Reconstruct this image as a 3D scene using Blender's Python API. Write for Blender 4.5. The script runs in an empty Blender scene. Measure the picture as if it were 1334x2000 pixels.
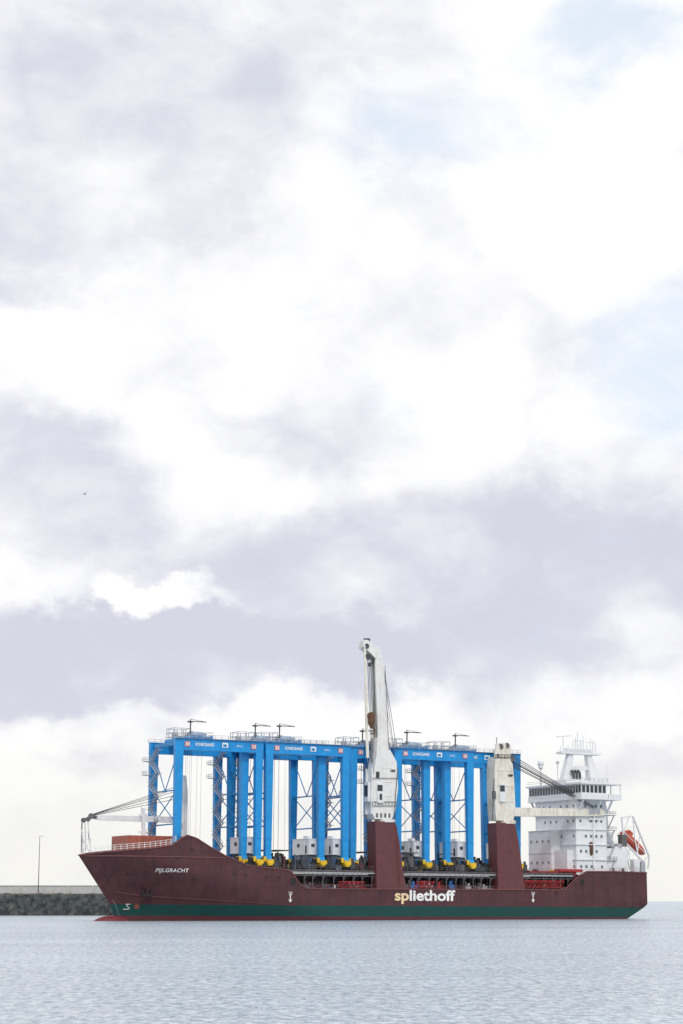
import bpy, bmesh, math, random
from mathutils import Vector, Matrix
random.seed(4)
sc=bpy.context.scene
COL=sc.collection
# ---------------------------------------------------------------- survey set-up
F=3911.0; D=560.0; H=5.2; TH=math.atan(760/F)
CAM=Vector((0,-D,H))
PHI=math.radians(27); TRIM=math.radians(0.35)
M=Matrix.Rotation(PHI,4,'Z')@Matrix.Rotation(TRIM,4,'Y')
MI=M.inverted()
FW=Vector((0,math.cos(TH),math.sin(TH))); UP=Vector((0,-math.sin(TH),math.cos(TH))); RT=Vector((1,0,0))
def ray(u,v): return FW+RT*((u-667)/F)+UP*((1000-v)/F)
def S(u,v,c=0.0):
    """surveyed point of the ship's own frame (x aft, y starboard, z up) on its buttock plane y=c"""
    o=MI@CAM; d=MI.to_3x3()@ray(u,v); t=(c-o.y)/d.y
    return o+d*t
def sx(u,v,c=0.0): return S(u,v,c).x
def sz(u,v,c=0.0): return S(u,v,c).z
# ---------------------------------------------------------------- mesh builder
class MB:
    def __init__(s): s.v=[]; s.f=[]; s.m=[]
    def add(s,vs,fs,mi=0):
        b=len(s.v); s.v+= [tuple(p) for p in vs]
        for f in fs: s.f.append([b+i for i in f]); s.m.append(mi)
    def box(s,x0,x1,y0,y1,z0,z1,mi=0):
        s.add([(x0,y0,z0),(x1,y0,z0),(x1,y1,z0),(x0,y1,z0),(x0,y0,z1),(x1,y0,z1),(x1,y1,z1),(x0,y1,z1)],
              [(0,3,2,1),(4,5,6,7),(0,1,5,4),(1,2,6,5),(2,3,7,6),(3,0,4,7)],mi)
    def prism(s,poly,y0,y1,mi=0):
        n=len(poly)
        s.add([(x,y0,z) for x,z in poly]+[(x,y1,z) for x,z in poly],
              [tuple(range(n)),tuple(range(2*n-1,n-1,-1))]+[(i,(i+1)%n,n+(i+1)%n,n+i) for i in range(n)],mi)
    def frus(s,c0,c1,a0,a1,mi=0):
        v=[]
        for c,a in((c0,a0),(c1,a1)):
            for sx_,sy_ in((-1,-1),(1,-1),(1,1),(-1,1)): v.append((c[0]+sx_*a[0],c[1]+sy_*a[1],c[2]))
        s.add(v,[(0,3,2,1),(4,5,6,7),(0,1,5,4),(1,2,6,5),(2,3,7,6),(3,0,4,7)],mi)
    def cyl(s,p,q,r,n=8,r2=None,mi=0):
        p=Vector(p);q=Vector(q);d=(q-p)
        if d.length<1e-6: return
        d.normalize(); r2=r if r2 is None else r2
        a=d.orthogonal().normalized(); b=d.cross(a)
        if n==4:
            up=Vector((0,0,1)) if abs(d.z)<.9 else Vector((1,0,0))
            e=d.cross(up).normalized(); g=d.cross(e); a=(e+g); b=(e-g); a.normalize(); b.normalize(); r*=1.414; r2*=1.414
        vs=[]
        for c,rr in((p,r),(q,r2)):
            for i in range(n):
                t=2*math.pi*i/n; vs.append(c+a*math.cos(t)*rr+b*math.sin(t)*rr)
        s.add(vs,[tuple(range(n)),tuple(range(2*n-1,n-1,-1))]+[(i,(i+1)%n,n+(i+1)%n,n+i) for i in range(n)],mi)
    def bar(s,p,q,w,mi=0): s.cyl(p,q,w/2,4,None,mi)
    def ell(s,c,r,n=14,k=8,mi=0,mat=None):
        vs=[];fs=[]
        for j in range(k+1):
            a=math.pi*j/k-math.pi/2
            for i in range(n):
                b=2*math.pi*i/n
                p=Vector((r[0]*math.sin(a),r[1]*math.cos(a)*math.cos(b),r[2]*math.cos(a)*math.sin(b)))
                if mat: p=mat@p
                vs.append(p+Vector(c))
        for j in range(k):
            for i in range(n):
                fs.append((j*n+i,j*n+(i+1)%n,(j+1)*n+(i+1)%n,(j+1)*n+i))
        s.add(vs,fs,mi)
    def mesh(s,name,mats,smooth=False,bevel=0):
        me=bpy.data.meshes.new(name); me.from_pydata(s.v,[],s.f)
        for m in mats: me.materials.append(m)
        for p,mi in zip(me.polygons,s.m): p.material_index=mi
        bm=bmesh.new(); bm.from_mesh(me)
        bmesh.ops.remove_doubles(bm,verts=bm.verts,dist=1e-5)
        bmesh.ops.recalc_face_normals(bm,faces=bm.faces)
        if bevel: bmesh.ops.bevel(bm,geom=[e for e in bm.edges if e.is_manifold and e.calc_face_angle(0)>.5],offset=bevel,segments=1,affect='EDGES',clamp_overlap=True)
        bm.to_mesh(me); bm.free()
        if smooth:
            for p in me.polygons: p.use_smooth=True
        return me
    def obj(s,name,mats,parent=None,smooth=False,mw=None,bevel=0):
        if not isinstance(mats,(list,tuple)): mats=[mats]
        ob=bpy.data.objects.new(name,s.mesh(name,mats,smooth,bevel)); COL.objects.link(ob)
        if parent: ob.parent=parent
        if mw is not None: ob.matrix_world=mw
        return ob
def empty(name,mw,label,cat,group=None):
    o=bpy.data.objects.new(name,None); COL.objects.link(o); o.empty_display_size=2; o.matrix_world=mw
    o["label"]=label; o["category"]=cat
    if group: o["group"]=group
    return o
# ---------------------------------------------------------------- materials
def newmat(name):
    m=bpy.data.materials.new(name); m.use_nodes=True; nt=m.node_tree
    return m,nt,nt.nodes['Principled BSDF']
def paint(name,col,rough=.5,var=.18,rust=0.0,dirt=(.22,.12,.06),metal=0,scale=.5):
    m,nt,b=newmat(name); N=nt.nodes.new; L=nt.links.new
    tc=N('ShaderNodeTexCoord')
    n=N('ShaderNodeTexNoise'); n.inputs['Scale'].default_value=scale; n.inputs['Detail'].default_value=4; n.inputs['Roughness'].default_value=.65
    L(tc.outputs['Object'],n.inputs['Vector'])
    mr=N('ShaderNodeMapRange'); mr.inputs[1].default_value=.3; mr.inputs[2].default_value=.7; mr.inputs[3].default_value=1-var; mr.inputs[4].default_value=1+var*.6
    L(n.outputs[0],mr.inputs[0])
    vm=N('ShaderNodeVectorMath'); vm.operation='SCALE'; vm.inputs[0].default_value=col; L(mr.outputs[0],vm.inputs['Scale'])
    out=vm.outputs[0]
    if rust>0:
        mp=N('ShaderNodeMapping'); mp.inputs['Scale'].default_value=(1.1,1.1,.13); L(tc.outputs['Object'],mp.inputs[0])
        n2=N('ShaderNodeTexNoise'); n2.inputs['Scale'].default_value=1.3; n2.inputs['Detail'].default_value=5; n2.inputs['Roughness'].default_value=.7
        L(mp.outputs[0],n2.inputs['Vector'])
        r=N('ShaderNodeMapRange'); r.inputs[1].default_value=.66-.16*rust; r.inputs[2].default_value=.84-.10*rust; r.inputs[4].default_value=.75
        L(n2.outputs[0],r.inputs[0])
        mx=N('ShaderNodeMix'); mx.data_type='RGBA'; L(r.outputs[0],mx.inputs[0]); L(out,mx.inputs[6]); mx.inputs[7].default_value=(*dirt,1)
        out=mx.outputs[2]
    L(out,b.inputs['Base Color']); b.inputs['Roughness'].default_value=rough; b.inputs['Metallic'].default_value=metal
    return m
WHITE=paint('ship_white_paint',(.72,.735,.76),.45,.10,.3,(.46,.40,.32))
WHITE2=paint('clean_white_paint',(.82,.83,.85),.45,.06)
WHITER=paint('rusty_white_paint',(.74,.74,.73),.5,.10,.62,(.44,.28,.14))
WHITER2=paint('very_rusty_white_paint',(.72,.70,.63),.5,.14,1.0,(.44,.27,.10))
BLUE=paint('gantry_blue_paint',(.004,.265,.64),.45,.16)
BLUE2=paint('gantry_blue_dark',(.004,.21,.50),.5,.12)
GREY=paint('galvanised_grey',(.38,.40,.43),.5,.2)
DGREY=paint('dark_grey_steel',(.06,.065,.075),.6,.3)
BLACK=paint('black_rubber',(.015,.015,.017),.7,.3)
YEL=paint('bogie_yellow',(.76,.50,.02),.5,.3)
MAROON=paint('maroon_paint',(.085,.025,.032),.5,.2,.25,(.06,.03,.027))
MARL=paint('faded_maroon_paint',(.17,.058,.056),.55,.2,.4,(.13,.06,.042))
REDO=paint('red_oxide_deck',(.34,.09,.06),.55,.2,.2)
RED=paint('signal_red',(.38,.025,.03),.5,.25)
ORANGE=paint('lifeboat_orange',(.50,.085,.05),.4,.12)
DARKM=paint('dark_coaming',(.018,.011,.014),.7,.3)
DIRTY=paint('dirty_grey_steel',(.12,.115,.12),.6,.4)
WTXT=paint('lettering_white',(.82,.82,.81),.5,.08)
CTXT=paint('lettering_tan',(.82,.62,.38),.5,.08)
PLATE=paint('number_plate_red',(.50,.15,.17),.5,.05)
ROPE=paint('steel_rope',(.05,.05,.055),.6,.2)
RUSTB=paint('rusty_hook_steel',(.12,.06,.03),.7,.3)
BLUEB=paint('blue_drum',(.03,.16,.42),.5,.1)
GENG=paint('genset_grey',(.10,.13,.18),.5,.3); HOISTG=paint('hoist_grey_blue',(.30,.38,.48),.45,.2)
def glass(name,c,r):
    m,nt,b=newmat(name); b.inputs['Base Color'].default_value=(*c,1); b.inputs['Roughness'].default_value=r; return m
GLASS=glass('dark_window_glass',(.03,.04,.05),.12); GLASS2=glass('curtained_window_glass',(.13,.15,.17),.2)
def hullmat():
    m,nt,b=newmat('hull_paint'); N=nt.nodes.new; L=nt.links.new
    tc=N('ShaderNodeTexCoord'); sp=N('ShaderNodeSeparateXYZ'); L(tc.outputs['Object'],sp.inputs[0])
    def noise(sc_,det,vecscale=(1,1,1)):
        mp=N('ShaderNodeMapping'); mp.inputs['Scale'].default_value=vecscale; L(tc.outputs['Object'],mp.inputs[0])
        n=N('ShaderNodeTexNoise'); n.inputs['Scale'].default_value=sc_; n.inputs['Detail'].default_value=det; n.inputs['Roughness'].default_value=.65
        L(mp.outputs[0],n.inputs['Vector']); return n.outputs[0]
    def mr(i,a,b_,c,d):
        r=N('ShaderNodeMapRange'); r.inputs[1].default_value=a; r.inputs[2].default_value=b_; r.inputs[3].default_value=c; r.inputs[4].default_value=d; L(i,r.inputs[0]); return r.outputs[0]
    def mix(f,a,b_):
        x=N('ShaderNodeMix'); x.data_type='RGBA'; L(f,x.inputs[0])
        for s_,val in((6,a),(7,b_)):
            if isinstance(val,tuple): x.inputs[s_].default_value=(*val,1)
            else: L(val,x.inputs[s_])
        return x.outputs[2]
    z=sp.outputs[2]
    mar=mix(mr(noise(.12,5,(1,1,1.6)),.40,.66,0,.5),(.074,.024,.031),(.118,.050,.052))
    mar=mix(mr(noise(1.0,6,(.7,.7,.06)),.48,.70,0,.7),mar,(.038,.020,.022))
    grn=mix(mr(noise(.6,5,(.6,.6,1.5)),.45,.7,0,.7),(.003,.058,.053),(.010,.034,.034))
    c=mix(mr(z,1.0,1.08,0,1),(.115,.020,.030),grn)
    c=mix(mr(z,3.95,4.03,0,1),c,mar)
    c=mix(mr(z,.2,1.2,.6,0),c,(.05,.02,.022))
    sc1=mr(noise(.5,5,(.5,.5,3)),.56,.68,0,.85)
    band=mr(z,3.8,4.7,1,0)
    mm=N('ShaderNodeMath'); mm.operation='MULTIPLY'; L(sc1,mm.inputs[0]); L(band,mm.inputs[1])
    c=mix(mm.outputs[0],c,(.02,.028,.028))
    L(c,b.inputs['Base Color']); b.inputs['Roughness'].default_value=.55; b.inputs['Specular IOR Level'].default_value=.35
    bp=N('ShaderNodeBump'); bp.inputs['Strength'].default_value=.35; bp.inputs['Distance'].default_value=.25; L(noise(.45,2),bp.inputs['Height']); L(bp.outputs[0],b.inputs['Normal'])
    return m
HULL=hullmat()
# ---------------------------------------------------------------- lettering
def text(body,width=None,height=None,off=0.0,shear=0.0,spacing=1.0):
    cu=bpy.data.curves.new('t','FONT'); cu.body=body; cu.size=1; cu.offset=off; cu.shear=shear; cu.space_character=spacing; cu.resolution_u=4
    ob=bpy.data.objects.new('t',cu); COL.objects.link(ob); bpy.context.view_layer.update()
    me=bpy.data.meshes.new_from_object(ob.evaluated_get(bpy.context.evaluated_depsgraph_get()))
    bpy.data.objects.remove(ob); bpy.data.curves.remove(cu)
    xs=[v.co.x for v in me.vertices]; ys=[v.co.y for v in me.vertices]
    w=max(xs)-min(xs); h=max(ys)-min(ys)
    kx=(width/w) if width else None; ky=(height/h) if height else None
    kx=kx or ky; ky=ky or kx; x0=min(xs); y0=min(ys)
    for v in me.vertices: v.co.x=(v.co.x-x0)*kx; v.co.y=(v.co.y-y0)*ky
    return me
def place_text(me,name,mat,fn,parent):
    for v in me.vertices: v.co=Vector(fn(v.co.x,v.co.y))
    me.materials.clear(); me.materials.append(mat); me.name=name
    ob=bpy.data.objects.new(name,me); COL.objects.link(ob); ob.parent=parent; return ob
# ================================================================= SHIP
BM=25.0; CL=12.5
ship=empty('cargo_ship',M,'maroon heavy-lift cargo ship with green boot stripe, moored in calm water','ship')
XB=sx(153,1670,CL); ZB=sz(153,1670,CL); XS=sx(1268,1720,0)
xk1=sx(214,1765,CL); zk1=sz(214,1765,CL); xk0=sx(223,1788,CL)
def xstem(z):
    if z>=zk1: return xk1+(XB-xk1)*(z-zk1)/(ZB-zk1)
    if z>=1: return xk0+(xk1-xk0)*(z-1)/(zk1-1)
    return xk0
zc=4.4
def xstern(z): return XS if z>=zc else XS-(zc-z)*2.05
def lerp(a,b,t): return a+(b-a)*t
def hb(x,z):
    t=max(0,min(1,z/15.0)); Ls=lerp(62,25,t); p=lerp(1.75,2.6,t)
    s=(x-xstem(z))/Ls; s=max(0,min(1,s))
    b=CL*(1-(1-s)**p)
    a=(x-(XS-22))/22
    if a>0: b*=1-.10*a*a*(1 if z>zc else 1.6)
    return b
prof=[(153,1670),(215,1663),(300,1656),(336,1651),(352,1638),(366,1631),(384,1637),(412,1655),(440,1671),(487,1691),(530,1695),(562,1699),(572,1704),(582,1722),(594,1735),(700,1736),(900,1737),(1103,1738),(1112,1728),(1128,1712),(1145,1702),(1200,1702),(1268,1704)]
PR=[]
for u,v in prof:
    yp=CL*max(0,1-(u-153)/150)**2.2
    p=S(u,v,yp); PR.append((p.x,p.z))
def top(x):
    if x<=PR[0][0]: return PR[0][1]
    for (a,za),(b,zb) in zip(PR,PR[1:]):
        if x<=b: return lerp(za,zb,(x-a)/(b-a))
    return PR[-1][1]
ZD=sz(800,1737,0)-.9
n=150
ts=[(i/n)**1.0 for i in range(n+1)]
ts+= [(p[0]-XB)/(XS-XB) for p in PR]; ts+=[.003,.01,.017]
ts=sorted(set(round(t,5) for t in ts))
rows=[-3,-1.5,0,.6,1,2,3,4,5,6,7,7.6]; extra=9
def station(t,r):
    if r<len(rows):
        z=rows[r]; return lerp(xstem(z),xstern(z),t),z
    k=(r-len(rows)+1)/extra; x=lerp(XB,XS,t); z=7.6
    for _ in range(12):
        z=7.6+k*(top(x)-7.6); x=lerp(xstem(z),XS,t)
    return x,z
mb=MB(); R=len(rows)+extra
grid=[[station(t,r) for r in range(R)] for t in ts]
for side in(-1,1):
    vs=[];fs=[]
    for col in grid:
        for x,z in col: vs.append((x,CL+side*hb(x,z),z))
    for i in range(len(ts)-1):
        for r in range(R-1): fs.append((i*R+r,(i+1)*R+r,(i+1)*R+r+1,i*R+r+1))
    mb.add(vs,fs)
vs=[];fs=[]
for x,z in grid[-1]:
    vs+=[(x,CL-hb(x,z),z),(x,CL+hb(x,z),z)]
for r in range(R-1): fs.append((2*r,2*r+1,2*r+3,2*r+2))
mb.add(vs,fs)
hull=mb.obj('hull',HULL,ship,smooth=True)
md=hull.data
bm=bmesh.new(); bm.from_mesh(md)
for e in bm.edges:
    if e.is_manifold and e.calc_face_angle(0)>.5: e.smooth=False
bm.to_mesh(md); bm.free()
pts=[col[-1] for col in grid]
for sd_ in(-1,1):
    mb=MB()
    for (x0,z0),(x1,z1) in zip(pts,pts[1:]):
        if abs(x1-x0)+abs(z1-z0)<1e-4: continue
        mb.bar((x0,CL+sd_*(hb(x0,z0)+.05),z0),(x1,CL+sd_*(hb(x1,z1)+.05),z1),.28)
    mb.obj('gunwale',MARL,ship)
mb=MB(); mb.ell((sx(222,1797,CL),CL,-1.6),(sx(222,1797,CL)-sx(178,1797,CL),2.0,2.75),20,14)
mb.obj('bulbous_bow',paint('antifouling_red',(.16,.024,.034),.5,.2),ship,smooth=True)
mb=MB()
def deckstrip(xa,xb,zf,ins=.15,k=20):
    vs=[];fs=[]
    for i in range(k+1):
        x=lerp(xa,xb,i/k); z=zf(x); b=max(.05,hb(x,z)-ins); vs+=[(x,CL-b,z),(x,CL+b,z)]
    for i in range(k): fs.append((2*i,2*i+1,2*i+3,2*i+2))
    mb.add(vs,fs)
xfo=sx(560,1700,0); xaf=sx(1125,1715,0)
deckstrip(XB+1.5,xfo,lambda x:min(top(x)-1.0,ZB-.6),k=40)
mb.obj('forecastle_deck',REDO,ship); mb=MB()
deckstrip(xfo,XS-.2,lambda x:ZD)
mb.obj('main_deck',MAROON,ship); mb=MB()
zpd=PR[-2][1]-1.1
deckstrip(xaf+1,XS-.3,lambda x:zpd)
mb.obj('poop_deck',REDO,ship)
mb=MB(); mb.box(xaf-.3,xaf+.3,.6,24.4,ZD,zpd); mb.obj('bulkhead',MAROON,ship)
mb=MB(); mb.box(xfo-.3,xfo+.3,.3,24.7,ZD,top(xfo)-.5); mb.obj('bulkhead',MAROON,ship)
zh=sz(600,1698,2.5)
xh0=sx(470,1690,3); xh1=sx(1112,1700,3)
mb=MB(); mb.box(xh0,xh1,4.2,20.8,ZD-.2,zh-1.2)
x=xh0+2
while x<xh1: 
    mb.prism([(x,ZD),(x+.35,ZD),(x+.35,zh-1.3),(x,zh-1.3)],2.9,4.2); x+=2.9
mb.obj('hatch_coaming',DARKM,ship)
HGREY=paint('hatch_grey',(.09,.08,.088),.6,.3,.4,(.05,.035,.03))
k=9; st=(xh1-xh0)/k
for i in range(k):
    mb=MB(); mb.box(xh0+i*st+.08,xh0+(i+1)*st-.08,1.3,23.7,zh-.75,zh)
    for j in range(6): x=xh0+i*st+st*(j+.5)/6; mb.box(x-.12,x+.12,1.12,1.3,zh-.7,zh-.1)
    mb.obj('hatch_cover',HGREY,ship)
mb=MB(); x=xh0+1
while x<xh1-1: mb.bar((x,1.5,zh),(x,1.5,zh+1.1),.08); x+=1.6
for h in(.55,1.1): mb.bar((xh0+1,1.5,zh+h),(xh1-1,1.5,zh+h),.07)
mb.obj('hatch_railing',DIRTY,ship)
mb=MB(); mb.cyl((sx(560,1700),1.1,zh-.9),(xh1,1.1,zh-.9),.2,8); mb.obj('deck_pipe',GREY,ship)
mb=MB(); mb.cyl((sx(560,1700),1.25,zh-1.7),(xh1,1.25,zh-1.7),.12,6); mb.obj('deck_pipe',DIRTY,ship)
mb=MB(); mb.cyl((sx(590,1700),2.4,ZD+1.9),(xh1,2.4,ZD+1.9),.14,6); mb.obj('deck_pipe',DIRTY,ship)
rnd=random.Random(9)
bin_=MB(); bin_.box(-1,1,-.7,.7,.15,1); bin_.box(-1.05,1.05,-.75,-.65,.9,1.1); bin_.box(-1.05,1.05,.65,.75,.9,1.1); bin_.box(-.9,-.6,-.7,.7,0,.15); bin_.box(.6,.9,-.7,.7,0,.15); bin_.box(-.1,.1,-.76,-.7,.15,1); bin_.cyl((-.6,0,1),(-.6,0,1.4),.3,10); bin_.box(.1,.8,-.4,.4,1,1.3)
bmesh0=bin_.mesh('lashing_bin',[DGREY]); BN=[bmesh0]
for mt_ in(BLACK,DIRTY,YEL,GENG,BLACK,MAROON,DGREY,BLACK):
    q=bmesh0.copy(); q.materials[0]=mt_; BN.append(q)
for i in range(99):
    u=rnd.uniform(440,955) if i<90 else rnd.uniform(1020,1100)
    y=rnd.choice((2.3,2.6,5,8,10,12,16,19,21)); mi_=rnd.randrange(len(BN))
    ob=bpy.data.objects.new('lashing_bin',BN[mi_]); COL.objects.link(ob); ob.parent=ship
    hs=(rnd.uniform(.8,1.6) if (mi_==3 or y<4) else rnd.uniform(1.5,3.4)) if i<90 else rnd.uniform(.6,1.1)
    ob.location=(max(xh0+1.2,sx(u,1690,y)),y,zh+.01+rnd.uniform(0,.01)); ob.scale=(rnd.uniform(.4,1.2) if hs<1.6 else rnd.uniform(.7,1.6),1,hs)
mb=MB(); x=sx(598,1720)
while x<xh1-1:
    mb.bar((x,1.3,ZD),(x,1.3,zh-.9),.18); 
    mb.bar((x,1.3,zh-2.6),(x+rnd.choice((1.2,1.5)),1.3,zh-1),.13); x+=rnd.choice((2.6,3.1,3.3))
mb.obj('gallery_stanchions',DIRTY,ship)
mb=MB(); x=sx(596,1735)
while x<sx(1103,1735):
    mb.bar((x,.25,ZD+.8),(x,.25,ZD+2.0),.10); x+=1.7
for dz in(1.45,2.0): mb.bar((sx(596,1735),.25,ZD+dz),(sx(1103,1735),.25,ZD+dz),.09)
mb.obj('side_railing',paint('rail_red',(.14,.035,.04),.5,.1),ship)
winch=MB()
winch.cyl((-.9,0,.7),(.9,0,.7),.5,12); winch.cyl((-1,0,.7),(-.9,0,.7),.7,12); winch.cyl((.9,0,.7),(1,0,.7),.7,12); winch.box(1.0,1.5,-.5,.5,0,1.2); winch.box(-1.2,1.5,-.6,.6,0,.15); winch.box(-.5,.1,-.3,.3,1.2,1.8); winch.bar((.6,0,1),(.9,0,2.1),.12)
wm=winch.mesh('winch',[RED]); W_=[wm]
for mt_ in(GREY,WHITE,BLUEB,DGREY,DIRTY,DARKM):
    q=wm.copy(); q.materials[0]=mt_; W_.append(q)
us=[604,612,621,632,641,655,664,672,684,692,704,799,808,817,826,836,845,858,869,880,891,902,914,925,936,944,951,1028,1040,1050,1062,1075,1085,1096]
for u in us:
    ob=bpy.data.objects.new('winch',W_[rnd.choice((0,0,1,2,3,4,4,5,5,6,6))]); COL.objects.link(ob); ob.parent=ship
    ob.location=(sx(u,1730,2),rnd.uniform(1.9,2.6),ZD+.02); s_=rnd.uniform(.7,1.5); ob.scale=(s_*rnd.choice((1,-1)),1,rnd.uniform(1.0,2.0))
def truss(mb,u0,u1,v0,v1,y):
    a=sx(u0,v0,y);b=sx(u1,v0,y);z1=sz(u0,v0,y);z0=sz(u0,v1,y)
    for yy in(y,y+1):
        mb.bar((a,yy,z0),(b,yy,z0),.2); mb.bar((a,yy,z1),(b,yy,z1),.2)
        kk=max(2,int((b-a)/1.4))
        for i in range(kk):
            xa=lerp(a,b,i/kk);xb=lerp(a,b,(i+1)/kk)
            mb.bar((xa,yy,z0),(xb,yy,z1) ,.12); mb.bar((xa,yy,z0),(xa,yy,z1),.12)
    mb.box(a,b,y,y+1,z0-.05,z0+.06)
for u0,u1,v0 in((1025,1102,1720),(665,712,1722),(820,850,1722)):
    mb=MB(); truss(mb,u0,u1,v0,1733,.6)
    gw=mb.obj('gangway',RED,mw=M.copy()); gw["label"]="red truss gangway stowed along the ship's side deck"; gw["category"]="gangway"; gw["group"]="stowed gangways"
def hy(x,z): return CL-hb(x,z)
def decal(name,mat,quads,parent=ship,off=.05):
    m_=MB()
    for x0,x1,z0,z1 in quads:
        m_.add([(x0,hy(x0,z0)-off,z0),(x1,hy(x1,z0)-off,z0),(x1,hy(x1,z1)-off,z1),(x0,hy(x0,z1)-off,z1)],[(0,1,2,3)])
    return m_.obj(name,mat,parent)
for u0,u1,v0,v1 in((567,578,1714,1729),(1133,1141,1717,1730),(1085,1090,1741,1745)):
    decal('fairlead',BLACK,[(sx(u0,v0),sx(u1,v0),sz(u0,v1),sz(u0,v0))])
    m_=MB(); a,b,c,d=sx(u0,v0),sx(u1,v0),sz(u0,v1),sz(u0,v0)
    for p,q in(((a,c),(b,c)),((b,c),(b,d)),((b,d),(a,d)),((a,d),(a,c))): m_.bar((p[0],-.05,p[1]),(q[0],-.05,q[1]),.18)
    m_.obj('fairlead_frame',MAROON,ship)
for u,v in((318,1672),(330,1672),(346,1676),(458,1706),(480,1709),(520,1712),(545,1713),(262,1707)):
    yp=CL*max(0,1-(u-153)/170)**2; p=S(u,v,yp)
    decal('porthole',BLACK,[(p.x-.35,p.x+.35,p.z-.2,p.z+.2)],off=.12)
mb=MB(); kp=[]
for u,v in((222,1742),(270,1749),(330,1753),(400,1757),(470,1761),(540,1766),(580,1769)):
    kp.append(S(u,v,CL*max(0,1-(u-205)/300)**1.5))
for (p,q) in zip(kp,kp[1:]):
    for i in range(6):
        xa,za=lerp(p.x,q.x,i/6),lerp(p.z,q.z,i/6); xb,zb=lerp(p.x,q.x,(i+1)/6),lerp(p.z,q.z,(i+1)/6)
        mb.bar((xa,hy(xa,za)-.02,za),(xb,hy(xb,zb)-.02,zb),.22)
mb.obj('hull_knuckle',MAROON,ship)
mb=MB(); 
xs_=[lerp(XB+1.2,sx(440,1675,0),i/50) for i in range(51)]
for a,b in zip(xs_,xs_[1:]):
    za=lerp(ZB-.2,sz(430,1673,0)-.3,(a-XB)/(xs_[-1]-XB)); zb=lerp(ZB-.2,sz(430,1673,0)-.3,(b-XB)/(xs_[-1]-XB))
    za=min(za,top(a)-.1); zb=min(zb,top(b)-.1)
    mb.bar((a,hy(a,za)-.05,za),(b,hy(b,zb)-.05,zb),.25)
mb.obj('sheer_strake',MARL,ship)
p=S(288,1738,6); ax,az=p.x,p.z; ay=hy(ax,az)
mb=MB(); mb.box(ax-.3,ax+.3,ay-.5,ay+.3,az-1.2,az+1.4); mb.box(ax-1.5,ax+1.5,ay-.6,ay+.2,az-1.6,az-1.0); mb.prism([(ax-1.5,az-1.2),(ax-.9,az-1.2),(ax-1.5,az+.6)],ay-.6,ay); mb.prism([(ax+1.5,az-1.2),(ax+.9,az-1.2),(ax+1.5,az+.6)],ay-.6,ay)
mb.box(ax-1.0,ax+2.0,ay-.25,ay+.3,az+.6,az+2.0)
mb.obj('anchor',DARKM,ship)
def hfn(x0,z0,off=.10): return lambda a,b:(x0+a,hy(x0+a,z0+b)-off,z0+b)
def hsurf(u,v):
    y=4.0
    for _ in range(25):
        p=S(u,v,y); y=.5*y+.5*hy(p.x,p.z)
    return S(u,v,y)
pa=hsurf(302,1706); pb_=hsurf(367,1706)
place_text(text('PIJLGRACHT',pb_.x-pa.x,1.3,.012,.02,1.05),'ship_name',WTXT,hfn(pa.x,(pa.z+pb_.z)/2,.16),ship)
x0,x1=sx(771,1760),sx(889,1760)
me=text('spliethoff',x1-x0,None,.028,0,1.0)
z0=sz(830,1766); z1=sz(830,1738)
ymax=max(v.co.y for v in me.vertices)
for v in me.vertices: v.co.y*=(z1-z0)/ymax
ob=place_text(me,'company_lettering',WTXT,hfn(x0,z0,.06),ship); ob.data.materials.append(CTXT)
bm=bmesh.new(); bm.from_mesh(ob.data)
for f in bm.faces: f.material_index=1 if max(v.co.x for v in f.verts)<x0+(x1-x0)*.243 else 0
bm.to_mesh(ob.data); bm.free()
for u in(567,1041):
    c=sx(u,1750); zt=sz(u,1748); zb_=sz(u,1763); k=(zt-zb_)
    m_=MB(); yv=-.06
    m_.add([(c,yv,zb_),(c+.6,yv,zb_+k*.45),(c+.13,yv,zb_+k*.36),(c+.13,yv,zt),(c+.4,yv,zt),(c+.4,yv,zt+.2),(c-.4,yv,zt+.2),(c-.4,yv,zt),(c-.13,yv,zt),(c-.13,yv,zb_+k*.36),(c-.6,yv,zb_+k*.45)],[tuple(range(11))])
    m_.obj('tug_arrow',WTXT,ship)
    place_text(text('TUG',1.2,.5,.02),'tug_mark',WTXT,hfn(c-.6,zt+.35,.06),ship)
p=hsurf(246,1772); bx,bz=p.x,p.z
m_=MB()
pts=[(.9,.8),(-.1,.8),(.3,.2),(.8,-.2),(.8,-.5),(-.7,-.5)]
for a,b in zip(pts,pts[1:]): 
    m_.bar((bx+a[0],hy(bx+a[0],bz+a[1])-.08,bz+a[1]),(bx+b[0],hy(bx+b[0],bz+b[1])-.08,bz+b[1]),.12)
m_.obj('bulb_mark',WTXT,ship)
p=hsurf(267,1771); cx_,cz_=p.x,p.z
m_=MB()
P=lambda t:(cx_+.55*math.cos(t),hy(cx_+.55*math.cos(t),cz_+.55*math.sin(t))-.08,cz_+.55*math.sin(t))
for i in range(12): m_.bar(P(2*math.pi*i/12),P(2*math.pi*(i+1)/12),.09)
m_.bar(P(math.pi/4),P(5*math.pi/4),.09); m_.bar(P(3*math.pi/4),P(7*math.pi/4),.09)
m_.obj('thruster_mark',ORANGE,ship)
for i in range(7):
    zz=1.3+i*.6; xx=xstem(zz)+1.2
    decal('draught_mark',GREY,[(xx-.1,xx+.12,zz,zz+.15)],off=.08)
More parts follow.
